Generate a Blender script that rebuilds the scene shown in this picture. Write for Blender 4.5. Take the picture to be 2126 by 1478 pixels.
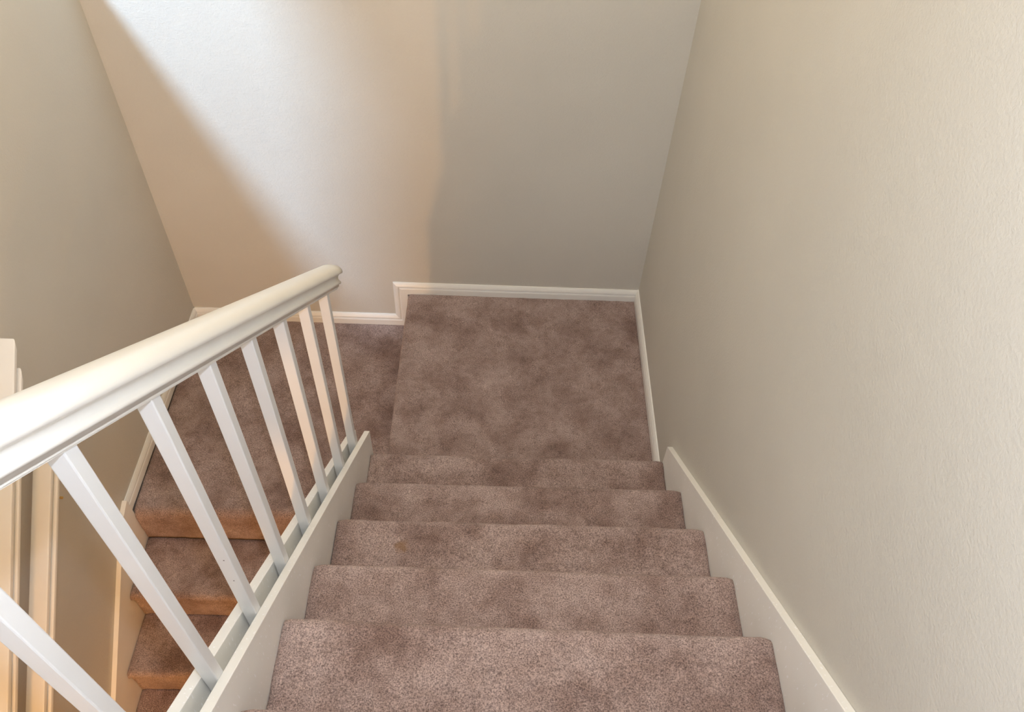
import bpy, bmesh, math, random
from mathutils import Vector, Matrix, noise

S = bpy.context.scene
COL = S.collection
for o in list(bpy.data.objects):
    bpy.data.objects.remove(o, do_unlink=True)

# ---------------------------------------------------------------- camera
YAW, PITCH, ROLL, FPX = 0.030253, -0.866355, 0.055231, 1714.29
cam_loc = Vector((-0.66667, -1.73815, 2.82385))
F = Vector((math.sin(YAW) * math.cos(PITCH), math.cos(YAW) * math.cos(PITCH), math.sin(PITCH)))
R = Vector((math.cos(YAW), -math.sin(YAW), 0))
U = R.cross(F)
R2 = R * math.cos(ROLL) + U * math.sin(ROLL)
U2 = U * math.cos(ROLL) - R * math.sin(ROLL)
cd = bpy.data.cameras.new('camera')
cd.sensor_fit = 'HORIZONTAL'; cd.sensor_width = 36.0
cd.lens = FPX / 2126 * 36.0
cd.clip_start = 0.02
cam = bpy.data.objects.new('camera', cd)
COL.objects.link(cam)
cam.matrix_world = Matrix(((R2.x, U2.x, -F.x, cam_loc.x), (R2.y, U2.y, -F.y, cam_loc.y), (R2.z, U2.z, -F.z, cam_loc.z), (0, 0, 0, 1)))
S.camera = cam

# ---------------------------------------------------------------- view
S.view_settings.view_transform = 'Standard'
S.view_settings.look = 'None'
S.view_settings.gamma = 1
S.view_settings.use_curve_mapping = False
S.view_settings.exposure = 0.07
S.cycles.max_bounces = 8
S.cycles.diffuse_bounces = 6
S.cycles.use_denoising = True

# ---------------------------------------------------------------- world: overcast daylight outside the window
w = bpy.data.worlds.new('sky'); S.world = w; w.use_nodes = True
w.node_tree.nodes['Background'].inputs[0].default_value = (0.62, 0.78, 1.0, 1)
w.node_tree.nodes['Background'].inputs[1].default_value = 1.0

# ---------------------------------------------------------------- lights
def aim(o, target):
    d = Vector(target) - o.location
    o.rotation_euler = d.to_track_quat('-Z', 'Y').to_euler()

def area(name, loc, target, size, power, color, size_y=None, shape='DISK', spread=180):
    l = bpy.data.lights.new(name, 'AREA'); l.energy = power; l.color = color
    l.shape = shape if size_y is None else 'RECTANGLE'; l.size = size
    if size_y: l.size_y = size_y
    l.spread = math.radians(spread)
    o = bpy.data.objects.new(name, l); COL.objects.link(o); o.location = loc; aim(o, target)
    return o

def point(name, loc, radius, power, color):
    l = bpy.data.lights.new(name, 'POINT'); l.energy = power; l.color = color; l.shadow_soft_size = radius
    o = bpy.data.objects.new(name, l); COL.objects.link(o); o.location = loc
    return o

# bright patch of sky beyond the side window, high above the stair
area('window_daylight', (-3.81, -1.80, 5.50), (-1.6, 1.04, 0.9), 0.75, 500, (0.58, 0.87, 1.24))
# daylight of the upstairs room behind the camera
area('upstairs_daylight', (-1.0, -4.1, 3.2), (-0.9, 0.5, 1.0), 1.8, 31, (0.92, 1.0, 1.12), 1.3)
# warm sconce high on the back wall of the stairwell
point('wall_sconce', (-1.15, 0.62, 2.90), 0.12, 24, (1.0, 0.74, 0.38))
# ceiling lamp over the upper flight, warm white
point('ceiling_lamp', (-0.48, -1.25, 4.10), 0.14, 20, (1.0, 0.82, 0.54))
# flash of the camera that took the picture, just above the lens
point('camera_flash', (-0.682, -1.647, 2.905), 0.018, 49, (0.91, 1.0, 1.16))
# warm lamp in the hall at the foot of the lower flight
point('hall_lamp', (-1.80, -2.80, -0.08), 0.05, 98, (1.0, 0.50, 0.16))

# ---------------------------------------------------------------- materials
def nodes(name):
    m = bpy.data.materials.new(name); m.use_nodes = True
    nt = m.node_tree; b = nt.nodes['Principled BSDF']
    return m, nt, b

def N(nt, t, **kw):
    n = nt.nodes.new(t)
    for k, v in kw.items():
        if k in n.inputs.keys(): n.inputs[k].default_value = v
        else: setattr(n, k, v)
    return n

def coords(nt, scale=(1, 1, 1)):
    g = N(nt, 'ShaderNodeNewGeometry')
    mp = N(nt, 'ShaderNodeMapping'); mp.inputs['Scale'].default_value = scale
    nt.links.new(g.outputs['Position'], mp.inputs['Vector'])
    return mp.outputs['Vector']

def ramp(nt, fac, stops):
    r = N(nt, 'ShaderNodeValToRGB')
    e = r.color_ramp.elements
    while len(e) < len(stops): e.new(0.5)
    for k, (p, c) in enumerate(stops):
        e[k].position = p; e[k].color = (c[0], c[1], c[2], 1)
    nt.links.new(fac, r.inputs[0])
    return r.outputs[0]

def wall_mat(name, col, bump=0.35):
    m, nt, b = nodes(name)
    v = coords(nt)
    n1 = N(nt, 'ShaderNodeTexNoise', Scale=1.6, Detail=3.0)
    nt.links.new(v, n1.inputs['Vector'])
    c = ramp(nt, n1.outputs[0], [(0.3, [x * 0.965 for x in col]), (0.7, [min(1, x * 1.03) for x in col])])
    nt.links.new(c, b.inputs['Base Color'])
    b.inputs['Roughness'].default_value = 0.62
    b.inputs['Specular IOR Level'].default_value = 0.28
    n2 = N(nt, 'ShaderNodeTexNoise', Scale=135.0, Detail=3.0, Roughness=0.6)
    nt.links.new(v, n2.inputs['Vector'])
    n3 = N(nt, 'ShaderNodeTexNoise', Scale=11.0, Detail=2.0)
    nt.links.new(v, n3.inputs['Vector'])
    b1 = N(nt, 'ShaderNodeBump', Strength=bump, Distance=0.0016)
    b2 = N(nt, 'ShaderNodeBump', Strength=0.25, Distance=0.006)
    nt.links.new(n3.outputs[0], b2.inputs['Height'])
    nt.links.new(n2.outputs[0], b1.inputs['Height'])
    nt.links.new(b2.outputs[0], b1.inputs['Normal'])
    nt.links.new(b1.outputs[0], b.inputs['Normal'])
    return m

def paint_mat(name, col, rough=0.32, flecks=0.0):
    m, nt, b = nodes(name)
    v = coords(nt)
    n1 = N(nt, 'ShaderNodeTexNoise', Scale=9.0, Detail=3.0)
    nt.links.new(v, n1.inputs['Vector'])
    c = ramp(nt, n1.outputs[0], [(0.3, [x * 0.96 for x in col]), (0.7, col)])
    if flecks:
        vs = coords(nt, (150, 150, 48))
        n2 = N(nt, 'ShaderNodeTexNoise', Scale=1.0, Detail=1.0)
        nt.links.new(vs, n2.inputs['Vector'])
        fr = ramp(nt, n2.outputs[0], [(0.69, (0, 0, 0)), (0.715, (1, 1, 1))])
        mx = N(nt, 'ShaderNodeMix', data_type='RGBA')
        nt.links.new(fr, mx.inputs[0]); nt.links.new(c, mx.inputs[6])
        mx.inputs[7].default_value = (0.97, 0.97, 0.97, 1)
        c = mx.outputs[2]
    nt.links.new(c, b.inputs['Base Color'])
    b.inputs['Roughness'].default_value = rough
    b.inputs['Specular IOR Level'].default_value = 0.45
    n3 = N(nt, 'ShaderNodeTexNoise', Scale=60.0, Detail=3.0)
    nt.links.new(coords(nt, (1, 0.35, 0.35)), n3.inputs['Vector'])
    bp = N(nt, 'ShaderNodeBump', Strength=0.22, Distance=0.0015)
    nt.links.new(n3.outputs[0], bp.inputs['Height'])
    nt.links.new(bp.outputs[0], b.inputs['Normal'])
    return m

def carpet_mat(name):
    m, nt, b = nodes(name)
    v = coords(nt)
    big = N(nt, 'ShaderNodeTexNoise', Scale=6.5, Detail=3.0, Roughness=0.55, Distortion=0.25)  # mottling puts the shading of differently lying pile into the colour
    nt.links.new(v, big.inputs['Vector'])
    c = ramp(nt, big.outputs[0], [(0.28, (0.225, 0.149, 0.126)), (0.42, (0.300, 0.213, 0.187)), (0.55, (0.374, 0.278, 0.250)), (0.72, (0.434, 0.335, 0.308))])
    fine = N(nt, 'ShaderNodeTexNoise', Scale=300.0, Detail=3.0, Roughness=0.75)
    nt.links.new(v, fine.inputs['Vector'])
    f = ramp(nt, fine.outputs[0], [(0.36, (0.40, 0.38, 0.40)), (0.52, (1.03, 1.03, 1.03)), (0.68, (1.65, 1.60, 1.56))])  # speckle paints in the shade between tufts
    mul = N(nt, 'ShaderNodeMix', data_type='RGBA', blend_type='MULTIPLY'); mul.inputs[0].default_value = 1.0
    mid = N(nt, 'ShaderNodeTexNoise', Scale=38.0, Detail=4.0, Roughness=0.65, Distortion=0.4)
    nt.links.new(v, mid.inputs['Vector'])
    mr = ramp(nt, mid.outputs[0], [(0.30, (0.80, 0.78, 0.77)), (0.5, (1, 1, 1)), (0.7, (1.10, 1.10, 1.10))])
    m0 = N(nt, 'ShaderNodeMix', data_type='RGBA', blend_type='MULTIPLY'); m0.inputs[0].default_value = 1.0
    nt.links.new(c, m0.inputs[6]); nt.links.new(mr, m0.inputs[7])
    nt.links.new(m0.outputs[2], mul.inputs[6]); nt.links.new(f, mul.inputs[7])
    # one small ochre stain on the fourth tread
    g = N(nt, 'ShaderNodeNewGeometry')
    dist = N(nt, 'ShaderNodeVectorMath', operation='DISTANCE'); dist.inputs[1].default_value = STAIN
    nt.links.new(g.outputs['Position'], dist.inputs[0])
    sn = N(nt, 'ShaderNodeTexNoise', Scale=60.0, Detail=2.0); nt.links.new(v, sn.inputs['Vector'])
    ad = N(nt, 'ShaderNodeMath', operation='MULTIPLY_ADD'); ad.inputs[1].default_value = 0.03
    nt.links.new(sn.outputs[0], ad.inputs[0]); nt.links.new(dist.outputs['Value'], ad.inputs[2])
    sr = ramp(nt, ad.outputs[0], [(0.024, (0.7, 0.7, 0.7)), (0.040, (0, 0, 0))])
    st = N(nt, 'ShaderNodeMix', data_type='RGBA')
    nt.links.new(sr, st.inputs[0]); nt.links.new(mul.outputs[2], st.inputs[6]); st.inputs[7].default_value = (0.24, 0.13, 0.06, 1)
    nt.links.new(st.outputs[2], b.inputs['Base Color'])
    b.inputs['Roughness'].default_value = 0.95
    b.inputs['Specular IOR Level'].default_value = 0.1
    b.inputs['Sheen Weight'].default_value = 0.25
    b.inputs['Sheen Roughness'].default_value = 0.5
    b.inputs['Sheen Tint'].default_value = (1.0, 0.86, 0.80, 1)
    bp = N(nt, 'ShaderNodeBump', Strength=0.7, Distance=0.004)
    nt.links.new(fine.outputs[0], bp.inputs['Height'])
    b2 = N(nt, 'ShaderNodeBump', Strength=0.30, Distance=0.006)
    nt.links.new(mid.outputs[0], b2.inputs['Height'])
    nt.links.new(b2.outputs[0], bp.inputs['Normal'])
    nt.links.new(bp.outputs[0], b.inputs['Normal'])
    return m

STAIN = (-0.925, -0.60, 0.6045)
M_WALL = wall_mat('beige_wall_paint', (0.60, 0.573, 0.510), 0.75)
M_CEIL = wall_mat('ceiling_paint', (0.72, 0.70, 0.66))
M_TRIM = paint_mat('white_trim_paint', (0.86, 0.845, 0.80))
M_BOARD = paint_mat('white_board_paint', (0.88, 0.865, 0.82), 0.38, 1.0)
M_RAIL = paint_mat('white_handrail_paint', (0.80, 0.79, 0.75), 0.28)
M_SPINDLE = paint_mat('white_spindle_paint', (0.76, 0.77, 0.77), 0.35)
M_CARPET = carpet_mat('brown_plush_carpet')
m, nt, b = nodes('brass'); b.inputs['Base Color'].default_value = (0.75, 0.5, 0.16, 1); b.inputs['Metallic'].default_value = 0.9; b.inputs['Roughness'].default_value = 0.35
M_BRASS = m
m, nt, b = nodes('dark_hole'); b.inputs['Base Color'].default_value = (0.03, 0.025, 0.02, 1); b.inputs['Roughness'].default_value = 0.9
M_HOLE = m
# ---------------------------------------------------------------- mesh helpers
def link(name, bm, mat, parent=None, smooth=False):
    bmesh.ops.recalc_face_normals(bm, faces=bm.faces)
    me = bpy.data.meshes.new(name); bm.to_mesh(me); bm.free()
    me.materials.append(mat)
    if smooth:
        for p in me.polygons: p.use_smooth = True
    o = bpy.data.objects.new(name, me); COL.objects.link(o)
    if parent is not None:
        o.parent = parent
        o.location = -parent.location
    return o

def empty(name, loc, label, cat, group=None):
    o = bpy.data.objects.new(name, None); COL.objects.link(o); o.location = loc
    o.empty_display_size = 0.1
    o['label'] = label; o['category'] = cat
    if group: o['group'] = group
    return o

def box_bm(x0, x1, y0, y1, z0, z1, bm=None):
    bm = bm or bmesh.new()
    vs = [bm.verts.new((x, y, z)) for x in (x0, x1) for y in (y0, y1) for z in (z0, z1)]
    for f in ((0, 1, 3, 2), (4, 6, 7, 5), (0, 4, 5, 1), (2, 3, 7, 6), (0, 2, 6, 4), (1, 5, 7, 3)):
        bm.faces.new([vs[i] for i in f])
    return bm

def prism_x(poly, x0, x1, bm=None):
    """yz polygon extruded along x"""
    bm = bm or bmesh.new()
    a = [bm.verts.new((x0, y, z)) for y, z in poly]
    c = [bm.verts.new((x1, y, z)) for y, z in poly]
    n = len(poly)
    bm.faces.new(a); bm.faces.new(c[::-1])
    for i in range(n):
        bm.faces.new((a[i], c[i], c[(i + 1) % n], a[(i + 1) % n]))
    return bm

def bevel(bm, w, seg=2):
    bmesh.ops.recalc_face_normals(bm, faces=bm.faces)
    es = [e for e in bm.edges if len(e.link_faces) == 2 and e.calc_face_angle(0) > 0.5]
    bmesh.ops.bevel(bm, geom=es, offset=w, segments=seg, profile=0.6, affect='EDGES', clamp_overlap=True)
    return bm

def struct(o):
    o['kind'] = 'structure'; return o

def tag(o, label, cat, group=None):
    o['label'] = label; o['category'] = cat
    if group: o['group'] = group
    return o

# ---------------------------------------------------------------- dimensions
XL, YB, YR = -2.151, 1.0403, -4.30     # left wall, back wall, rear wall
ZT, ZF = 4.30, -2.44                   # ceiling, lower floor
SL, RI, GO = 0.806, 0.2015, 0.25       # slope, riser, going
ZLL = -0.2211                          # lower landing
XS, XK = -1.1261, -0.0205              # inner faces of stringer and skirting
ZUP = RI * 9                           # upstairs floor
LINE_L, LINE_R = 0.3105, 0.2900        # top line of stringer and skirting at y = 0

# ---------------------------------------------------------------- room shell
struct(link('wall_right', box_bm(0, 0.12, YR - .12, YB + .12, ZF - .2, ZT + .12), M_WALL))
struct(link('wall_back', box_bm(XL, 0, YB, YB + .12, ZF - .2, ZT + .12), M_WALL))
struct(link('wall_rear', box_bm(XL, 0, YR - .12, YR, ZF - .2, ZT + .12), M_WALL))
# left wall with the high side window
WY0, WY1, WZ0, WZ1 = -0.06, 0.99, 1.615, 2.90
bm = bmesh.new()
TX = XL - 0.10
box_bm(TX, XL, YR - .12, WY0, ZF - .2, ZT + .12, bm)
box_bm(TX, XL, WY1, YB + .12, ZF - .2, ZT + .12, bm)
box_bm(TX, XL, WY0, WY1, ZF - .2, WZ0, bm)
box_bm(TX, XL, WY0, WY1, WZ1, ZT + .12, bm)
struct(link('wall_left', bm, M_WALL))
bm = bmesh.new()
fw = 0.03
for a in ((WY0, WY0 + fw, WZ0, WZ1), (WY1 - fw, WY1, WZ0, WZ1), (WY0 + fw, WY1 - fw, WZ0, WZ0 + .02), (WY0 + fw, WY1 - fw, WZ1 - fw, WZ1)):
    box_bm(TX + .005, TX + .045, a[0], a[1], a[2], a[3], bm)
win = struct(link('window_1', bm, M_TRIM))
struct(link('ceiling', box_bm(XL, 0, YR, YB, ZT, ZT + .12), M_CEIL))
struct(link('floor', box_bm(XL, 0, YR, YB, ZF - .15, ZF), M_CARPET))
# upstairs floor slab behind the camera
bm = box_bm(XL, 0, YR, -2.02, ZUP - .28, ZUP)
struct(link('floor_upstairs', bm, M_CARPET))
# added header, out of view, keeps hall lamp light off the nearer spindles
struct(link('header_light_block', box_bm(XL, -1.18, -2.14, -2.02, 0.40, ZUP - .28), M_WALL))
# thin wall between the two flights, clamped by the stringer boards
poly = [(0.018, ZF), (0.018, LINE_L - SL * .018 - .075), (-2.02, LINE_L + SL * 2.02 - .075), (YR, LINE_L + SL * 2.02 - .075), (YR, ZF)]
poly = [(0.018, ZF), (0.018, LINE_L - SL * .018 - .075), (-2.015, LINE_L + SL * 2.015 - .075), (-2.015, ZF)]
bm = prism_x(poly, -1.1780, -1.1465)
struct(link('wall_middle', bm, M_WALL))

# ---------------------------------------------------------------- baseboards (flat board with a stepped, moulded top)
H, T = 0.0675, 0.0140
PROF = [(0, 0), (0.0145, 0), (0.0145, H * .48), (0.0130, H * .55), (0.0092, H * .58), (0.0092, H * .61), (0.0138, H * .66), (0.0130, H * .76), (0.0098, H * .88), (0.0050, H), (0, H)]
def base_run(bm, pts, out, prof=PROF, up=None):
    """sweep the profile along a wall polyline. pts: points on the wall at the foot; out: outward normal; up: list of 'up' (mitred) vectors"""
    rings = []
    for k, p in enumerate(pts):
        u = Vector(up[k]) if up else Vector((0, 0, 1))
        rings.append([bm.verts.new(Vector(p) + Vector(out) * a + u * b_) for a, b_ in prof])
    n = len(prof)
    for r0, r1 in zip(rings, rings[1:]):
        for i in range(n):
            bm.faces.new((r0[i], r0[(i + 1) % n], r1[(i + 1) % n], r1[i]))
    bm.faces.new(rings[0]); bm.faces.new(rings[-1][::-1])

bm = bmesh.new()
xs_ = -1.0955
# along the lower landing, up beside the half step, along the upper landing (mitred)
base_run(bm, [(XL, YB, ZLL), (xs_, YB, ZLL), (xs_, YB, -0.002), (0, YB, -0.002)], (0, -1, 0),
         up=[(0, 0, 1), (-1, 0, 1), (-1, 0, 1), (0, 0, 1)])
struct(link('baseboard_back', bm, M_TRIM))
bm = bmesh.new()
base_run(bm, [(0, YB, 0), (0, 0.003, 0)], (-1, 0, 0))
struct(link('baseboard_right', bm, M_TRIM))
bm = bmesh.new()
base_run(bm, [(XL, YB, ZLL), (XL, -0.050, ZLL)], (1, 0, 0))
struct(link('baseboard_left', bm, M_TRIM))

# ---------------------------------------------------------------- carpeted pieces
def resample(poly, step):
    out = [poly[0]]
    for a, c in zip(poly, poly[1:]):
        d = math.dist(a, c); n = max(1, round(d / step))
        for k in range(1, n + 1):
            out.append((a[0] + (c[0] - a[0]) * k / n, a[1] + (c[1] - a[1]) * k / n))
    return out

def arc(cy, cz, r, a0, a1, n=7):
    return [(cy + r * math.cos(math.radians(a0 + (a1 - a0) * k / n)), cz + r * math.sin(math.radians(a0 + (a1 - a0) * k / n))) for k in range(n + 1)]

def fuzz(bm, amp=0.0016, skew=None):
    for v in bm.verts:
        n = noise.noise_vector(v.co * 26) * amp + noise.noise_vector(v.co * 120) * amp * .35 + noise.noise_vector(v.co * 7) * amp * 1.1
        v.co += n

def carpet_strip(poly, x0, x1, back, step=0.012, yl=0, yr=0):
    """carpet over a yz outline, closed with a hidden back line"""
    pts = resample(poly, step)
    bm = bmesh.new()
    nx = max(2, round((x1 - x0) / step))
    rows = []
    for i in range(nx + 1):
        f = i / nx; x = x0 + (x1 - x0) * f
        # ends of the roll round slightly where they are tucked in
        e = min(i, nx - i); d = 0.006 * max(0, 1 - e / 1.5)
        rows.append([bm.verts.new((x, y + yl * (1 - f) + yr * f - (d * 0.4), z - d)) for y, z in pts])
    for a, c in zip(rows, rows[1:]):
        for k in range(len(pts) - 1):
            bm.faces.new((a[k], c[k], c[k + 1], a[k + 1]))
    fuzz(bm)
    # close the block behind the carpet
    ca = [bm.verts.new((x0, y, z)) for y, z in back]; cc = [bm.verts.new((x1, y, z)) for y, z in back]
    la, lc = rows[0] + ca, rows[-1] + cc
    bm.faces.new(la); bm.faces.new(lc[::-1])
    seqa = [rows[0][-1]] + ca + [rows[0][0]]; seqc = [rows[-1][-1]] + cc + [rows[-1][0]]
    top_last = [r[-1] for r in rows]; top_first = [r[0] for r in rows]
    bm.faces.new(top_last + [cc[0], ca[0]])
    bm.faces.new(top_first[::-1] + [ca[-1], cc[-1]])
    for k in range(len(back) - 1):
        bm.faces.new((ca[k], ca[k + 1], cc[k + 1], cc[k]))
    return bm

# upper flight: steps descend towards +y
up_st = empty('staircase', (-0.57, -1.0, 0.0), 'upper flight of brown carpeted steps between white boards, going down to the square landing', 'staircase', None)
NOSE = {1: (-0.006, 0.000), 2: (-0.255, -0.251), 3: (-0.508, -0.506), 4: (-0.752, -0.759), 5: (-0.985, -1.001), 6: (-1.245, -1.252), 7: (-1.50, -1.50), 8: (-1.75, -1.75), 9: (-2.0, -2.0)}
for i in range(1, 9):
    z = RI * i; r = 0.020
    yl, yr = NOSE[i]
    # outline relative to the nose: riser foot, riser, roll, tread
    zb = z - RI if i > 1 else -0.005
    rf = -0.030 if i > 1 else -0.004
    poly = [(rf, zb - .006 if i > 1 else zb), (rf, z - 2 * r - .004)] + arc(-r, z - r, r, -75, 90) + [(-GO - .034, z + 0.001)]
    back = [(-GO - .034, z - .05), (-GO * .4, zb - .07 if i > 1 else -.02), (-0.05, zb - .02)]
    link('carpeted_step', carpet_strip(poly, XS + .001, XK - .001, [(y + (yl + yr) / 2, zz) for y, zz in back], yl=yl, yr=yr), M_CARPET, up_st, True)
# stringer boards carrying the balusters, and skirting board on the wall
def board(x0, x1, line, y_end, depth, vert_end=True):
    poly = [(y_end, line - SL * y_end), (y_end, line - SL * y_end - depth), (-2.02, line + SL * 2.02 - depth), (-2.02, line + SL * 2.02)]
    return bevel(prism_x(poly, x0, x1), 0.0015, 2)
o = link('stringer_board', board(XS - .020, XS, LINE_L, 0.030, 0.42), M_BOARD, up_st)
o = link('stringer_board', board(-1.2005, -1.1785, LINE_L, 0.033, 0.42), M_BOARD, up_st)
o = link('skirting_board', board(XK, -0.0004, LINE_R, -0.006, 0.40), M_BOARD, up_st)

# upper landing, a carpeted platform one step above the lower landing
ul = empty('carpeted_landing', (-0.55, 0.5, -0.22), 'square upper landing of brown carpet at the foot of the upper flight', 'landing', None)
def landing(x0, x1, y0, y1, ztop, zbot, roll_left, step=0.014, over=0.0):
    bm = bmesh.new(); r = 0.02
    ny = max(2, round((y1 - y0) / step))
    if roll_left:
        prof = [(0.022, zbot), (0.022, ztop - 2 * r)] + [(r - r * math.cos(math.radians(t)), ztop - r + r * math.sin(math.radians(t))) for t in range(-60, 91, 25)]
    else:
        prof = [(0, zbot), (0, ztop)]
    pts = resample(prof + [(x1 - x0, ztop)], step)
    rows = []
    for j in range(ny + 1):
        y = y0 + (y1 - y0) * j / ny
        rows.append([bm.verts.new((x0 + px, y, pz)) for px, pz in pts])
    for a, c in zip(rows, rows[1:]):
        for k in range(len(pts) - 1):
            bm.faces.new((a[k], a[k + 1], c[k + 1], c[k]))
    fuzz(bm)
    c0 = bm.verts.new((x1, y0, zbot)); c1 = bm.verts.new((x1, y1, zbot))
    bm.faces.new(rows[0] + [c0]); bm.faces.new(rows[-1][::-1] + [c1])
    bm.faces.new([r_[-1] for r_ in rows] + [c1, c0])
    bm.faces.new([r_[0] for r_ in rows][::-1] + [c0, c1])
    return bm
link('landing_carpet', landing(-1.0952, -0.0120, 0.0, YB - .011, 0.0, ZLL - .0, True), M_CARPET, ul, True)

# lower flight: lower landing is its top step; steps descend towards -y
lf = empty('staircase', (-1.66, -1.6, -2.2), 'lower flight of dark brown carpeted steps going down beside the left wall', 'staircase', None)
ll = empty('carpeted_landing', (-1.6, 0.5, -0.4), 'lower landing of dark brown carpet in the far left corner, behind the banister', 'landing', None)
X0, X1 = -2.131, -1.1825
LN = [-0.058, -0.325, -0.572] + [-0.572 - GO * k for k in range(1, 8)]
OV = [0.002] + [0.015] * 9                    # how far each nosing stands out over its riser
def low_step(yn, zn, ynext_back, zb, ov, r):
    return [(yn + ov, zb - .004), (yn + ov, zn - 2 * r - .002)] + [(yn + r - r * math.cos(math.radians(t)), zn - r + r * math.sin(math.radians(t))) for t in (-70, -50, -25, 0, 25, 50, 70, 90)] + [(ynext_back, zn)]
for i, yn in enumerate(LN):
    z = ZLL - 0.2055 * i
    zb = z - 0.2055
    if i == 0:
        # the landing runs on behind the end of the middle wall up to the half step
        poly = [(yn + .002, zb), (yn, z - .045)] + [(yn + .038 - .038 * math.cos(math.radians(t)), z - .038 + .038 * math.sin(math.radians(t))) for t in (8, 22, 36, 50, 65, 78, 90)] + [(YB - .0105, z)]
        bm = carpet_strip(poly, XL + .0150, -1.0735, [(YB - .0105, zb), (yn + .04, zb)])
        for v in bm.verts:
            if v.co.y < -0.044: v.co.x = max(v.co.x, X0 + .0025)
            if v.co.x > X1 - .006: v.co.y = max(v.co.y, 0.0195)
        link('landing_carpet', bm, M_CARPET, ll, True)
    else:
        yb_k = LN[i - 1] + OV[i - 1] + (-.003 if i == 1 else .004)
        poly = low_step(yn, z, yb_k, zb, OV[i], 0.024)
        bm = carpet_strip(poly, X0 + .0025, X1, [(yb_k, zb - .02), (yn + .06, zb - .02)])
        link('carpeted_step', bm, M_CARPET, lf, True)
# white skirting board of the lower flight, its top end rounded down to the slope
k2 = 0.806
y_a, z_a = -0.050, -0.138
yb_, zb_ = -0.115, -0.160
poly = [(y_a, z_a), (y_a, ZLL - .35), (-2.6, ZLL - .35 - 2.05), (-2.6, -0.160 + (-2.6 + .115) * k2), (yb_, zb_)]
link('skirting_board', bevel(prism_x(poly, XL + .0004, X0), 0.0015), M_TRIM, lf)

# ---------------------------------------------------------------- railing
rail = empty('stair_railing', (-1.16, -0.9, 0.9), 'white painted banister with square spindles along the open side of the upper flight', 'railing', None)
UZ = 1.0612                                  # underside of the rail at y = 0 (plumb line)
CX = -1.160
SLR = 0.7925                                 # slope of the rail
ang = math.atan(SLR)
D = Vector((0, math.cos(ang), -math.sin(ang)))       # down the slope
NV = Vector((0, math.sin(ang), math.cos(ang)))       # square to the slope
def sweep_rail(prof, y_end, y_far, mat, name, parent, x_c, z0, slope_dir=1, rev=False):
    """prof: (x offset, height square to slope). ends cut square"""
    bm = bmesh.new()
    dist = lambda y: y / math.cos(ang)
    rings = []
    nseg = 40
    for k in range(nseg + 1):
        s = dist(y_end) + (dist(y_far) - dist(y_end)) * k / nseg
        c = Vector((x_c, 0, z0)) + D * s
        rings.append([bm.verts.new(c + Vector((a, 0, 0)) + NV * h - D * (h * 0.33 if k == 0 else 0)) for a, h in prof])
    n = len(prof)
    for r0, r1 in zip(rings, rings[1:]):
        for i in range(n):
            bm.faces.new((r0[i], r0[(i + 1) % n], r1[(i + 1) % n], r1[i]))
    bm.faces.new(rings[0]); bm.faces.new(rings[-1][::-1])
    return link(name, bm, mat, parent)
def sym(half):
    return [(a, h) for a, h in half] + [(-a, h) for a, h in reversed(half) if a > 1e-6]
crown = [(0.0350 * math.cos(math.radians(t)) ** 0.75 if t < 90 else 0.0, 0.0520 + 0.0220 * math.sin(math.radians(t))) for t in (12, 25, 38, 50, 62, 74, 83, 90)]
half = [(0.0215, 0.0080), (0.0215, 0.0150), (0.0225, 0.0152), (0.0275, 0.0172), (0.0285, 0.0205), (0.0275, 0.0240), (0.0240, 0.0265),
        (0.0212, 0.0305), (0.0205, 0.0360), (0.0220, 0.0415), (0.0262, 0.0460), (0.0325, 0.0490), (0.0350, 0.0520)] + crown
hr = sweep_rail(sym(half), -0.002, -2.05, M_RAIL, 'handrail', rail, CX, UZ)
for p in hr.data.polygons: p.use_smooth = len(p.vertices) == 4
fil = sweep_rail([(-0.0165, 0), (0.0165, 0), (0.0165, 0.0032), (0.0195, 0.0036), (0.0195, 0.0085), (-0.0195, 0.0085), (-0.0195, 0.0036), (-0.0165, 0.0032)], -0.001, -2.05, M_RAIL, 'underside_strip', hr, CX, UZ)
fil.location = (0, 0, 0)

BW, BD = 0.0275, 0.0240
def baluster_mesh():
    # local origin: far right edge at the height of the rail's underside
    z0 = LINE_L - .072 - UZ - 0.012
    poly = [(0, 0.001), (0, z0), (-BD, z0 + SL * BD), (-BD, SLR * BD + .001)]
    bm = prism_x(poly, -BW, 0)
    return bevel(bm, 0.0022, 2)
first = None
for k in range(8, 0, -1):
    y = -0.0879 - (8 - k) * 0.1861
    loc = Vector((-1.1464, y, UZ - SLR * y)) - rail.location
    if first is None:
        first = link('baluster', baluster_mesh(), M_SPINDLE, rail); o = first
    else:
        o = first.copy(); COL.objects.link(o); o.parent = rail
    o.location = loc
    if k == 3:
        b3 = o
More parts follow.
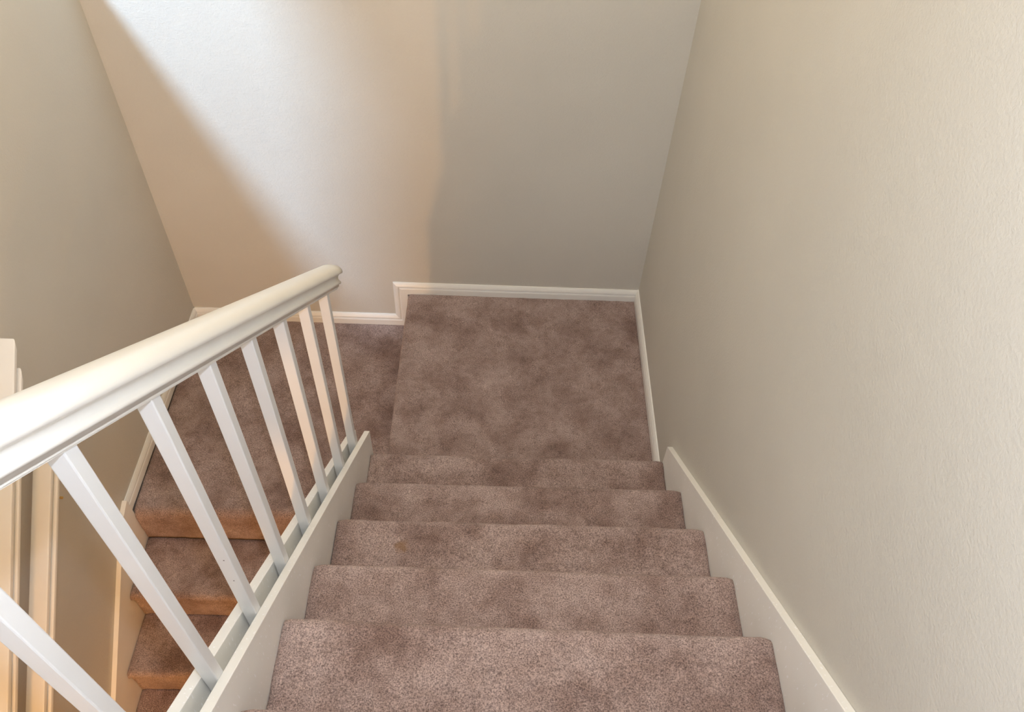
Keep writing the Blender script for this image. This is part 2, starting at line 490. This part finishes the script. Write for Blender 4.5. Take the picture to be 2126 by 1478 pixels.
# two little nail holes in the front of the third spindle
for hz in (-0.475, -0.56):
    bm = bmesh.new(); bmesh.ops.create_circle(bm, cap_ends=True, segments=10, radius=0.0016)
    for v in bm.verts: v.co = Vector((v.co.x - 0.012, -BD - 0.0003, v.co.y + hz))
    me = bpy.data.meshes.new('nail_hole'); bm.to_mesh(me); bm.free(); me.materials.append(M_HOLE)
    o = bpy.data.objects.new('nail_hole', me); COL.objects.link(o); o.parent = b3

# ---------------------------------------------------------------- wall handrails along the lower flight (left wall)
def wall_rail(label, pts, x0, x1, end_y, far_y, low_dx, low_back, bracket=None):
    """pts: two (y,z) on the top face; x0..x1 the width of the top"""
    (ya, za), (yb, zb) = pts
    sl = (za - zb) / (ya - yb)
    zt = lambda y: za + sl * (y - ya)
    root = empty('wall_handrail', ((x0 + x1) / 2, end_y, zt(end_y)), label, 'handrail', None)
    th = 0.034
    poly = [(end_y, zt(end_y)), (end_y - .016, zt(end_y) - th), (far_y, zt(far_y) - th), (far_y, zt(far_y))]
    link('top_rail', bevel(prism_x(poly, x0, x1), 0.004, 3), M_TRIM, root)
    e2 = end_y - low_back
    poly = [(e2, zt(e2) - th - .005), (e2 - .02, zt(e2) - th - .040), (far_y, zt(far_y) - th - .040), (far_y, zt(far_y) - th - .005)]
    link('under_rail', bevel(prism_x(poly, x0 + .022, x1 + low_dx), 0.004, 3), M_TRIM, root)
    for by in (end_y - .035, end_y - 1.35):
        z = zt(by)
        bm = box_bm(XL + .0002, XL + .007, by - .018, by + .018, z - .115, z - .065)
        box_bm(XL + .006, x0 + .036, by - .007, by + .007, z - .088, z - .076, bm)
        link('bracket', bm, M_BRASS, root)
    by = end_y - .175; z = zt(by)
    link('screw', box_bm(x1 + low_dx - .002, x1 + low_dx + .007, by - .003, by + .003, z - .071, z - .065), M_BRASS, root)
    return root
ra = wall_rail('higher of two white rails on the left wall, its end showing above the banister', [(-0.16, 0.985), (-0.50, 0.683)], -2.118, -2.063, -0.165, -2.4, 0.004, 0.045)
rb = wall_rail('lower of two white rails on the left wall, behind the banister', [(-0.374, 0.534), (-0.925, 0.062)], -2.113, -2.055, -0.210, -2.4, 0.006, 0.045)
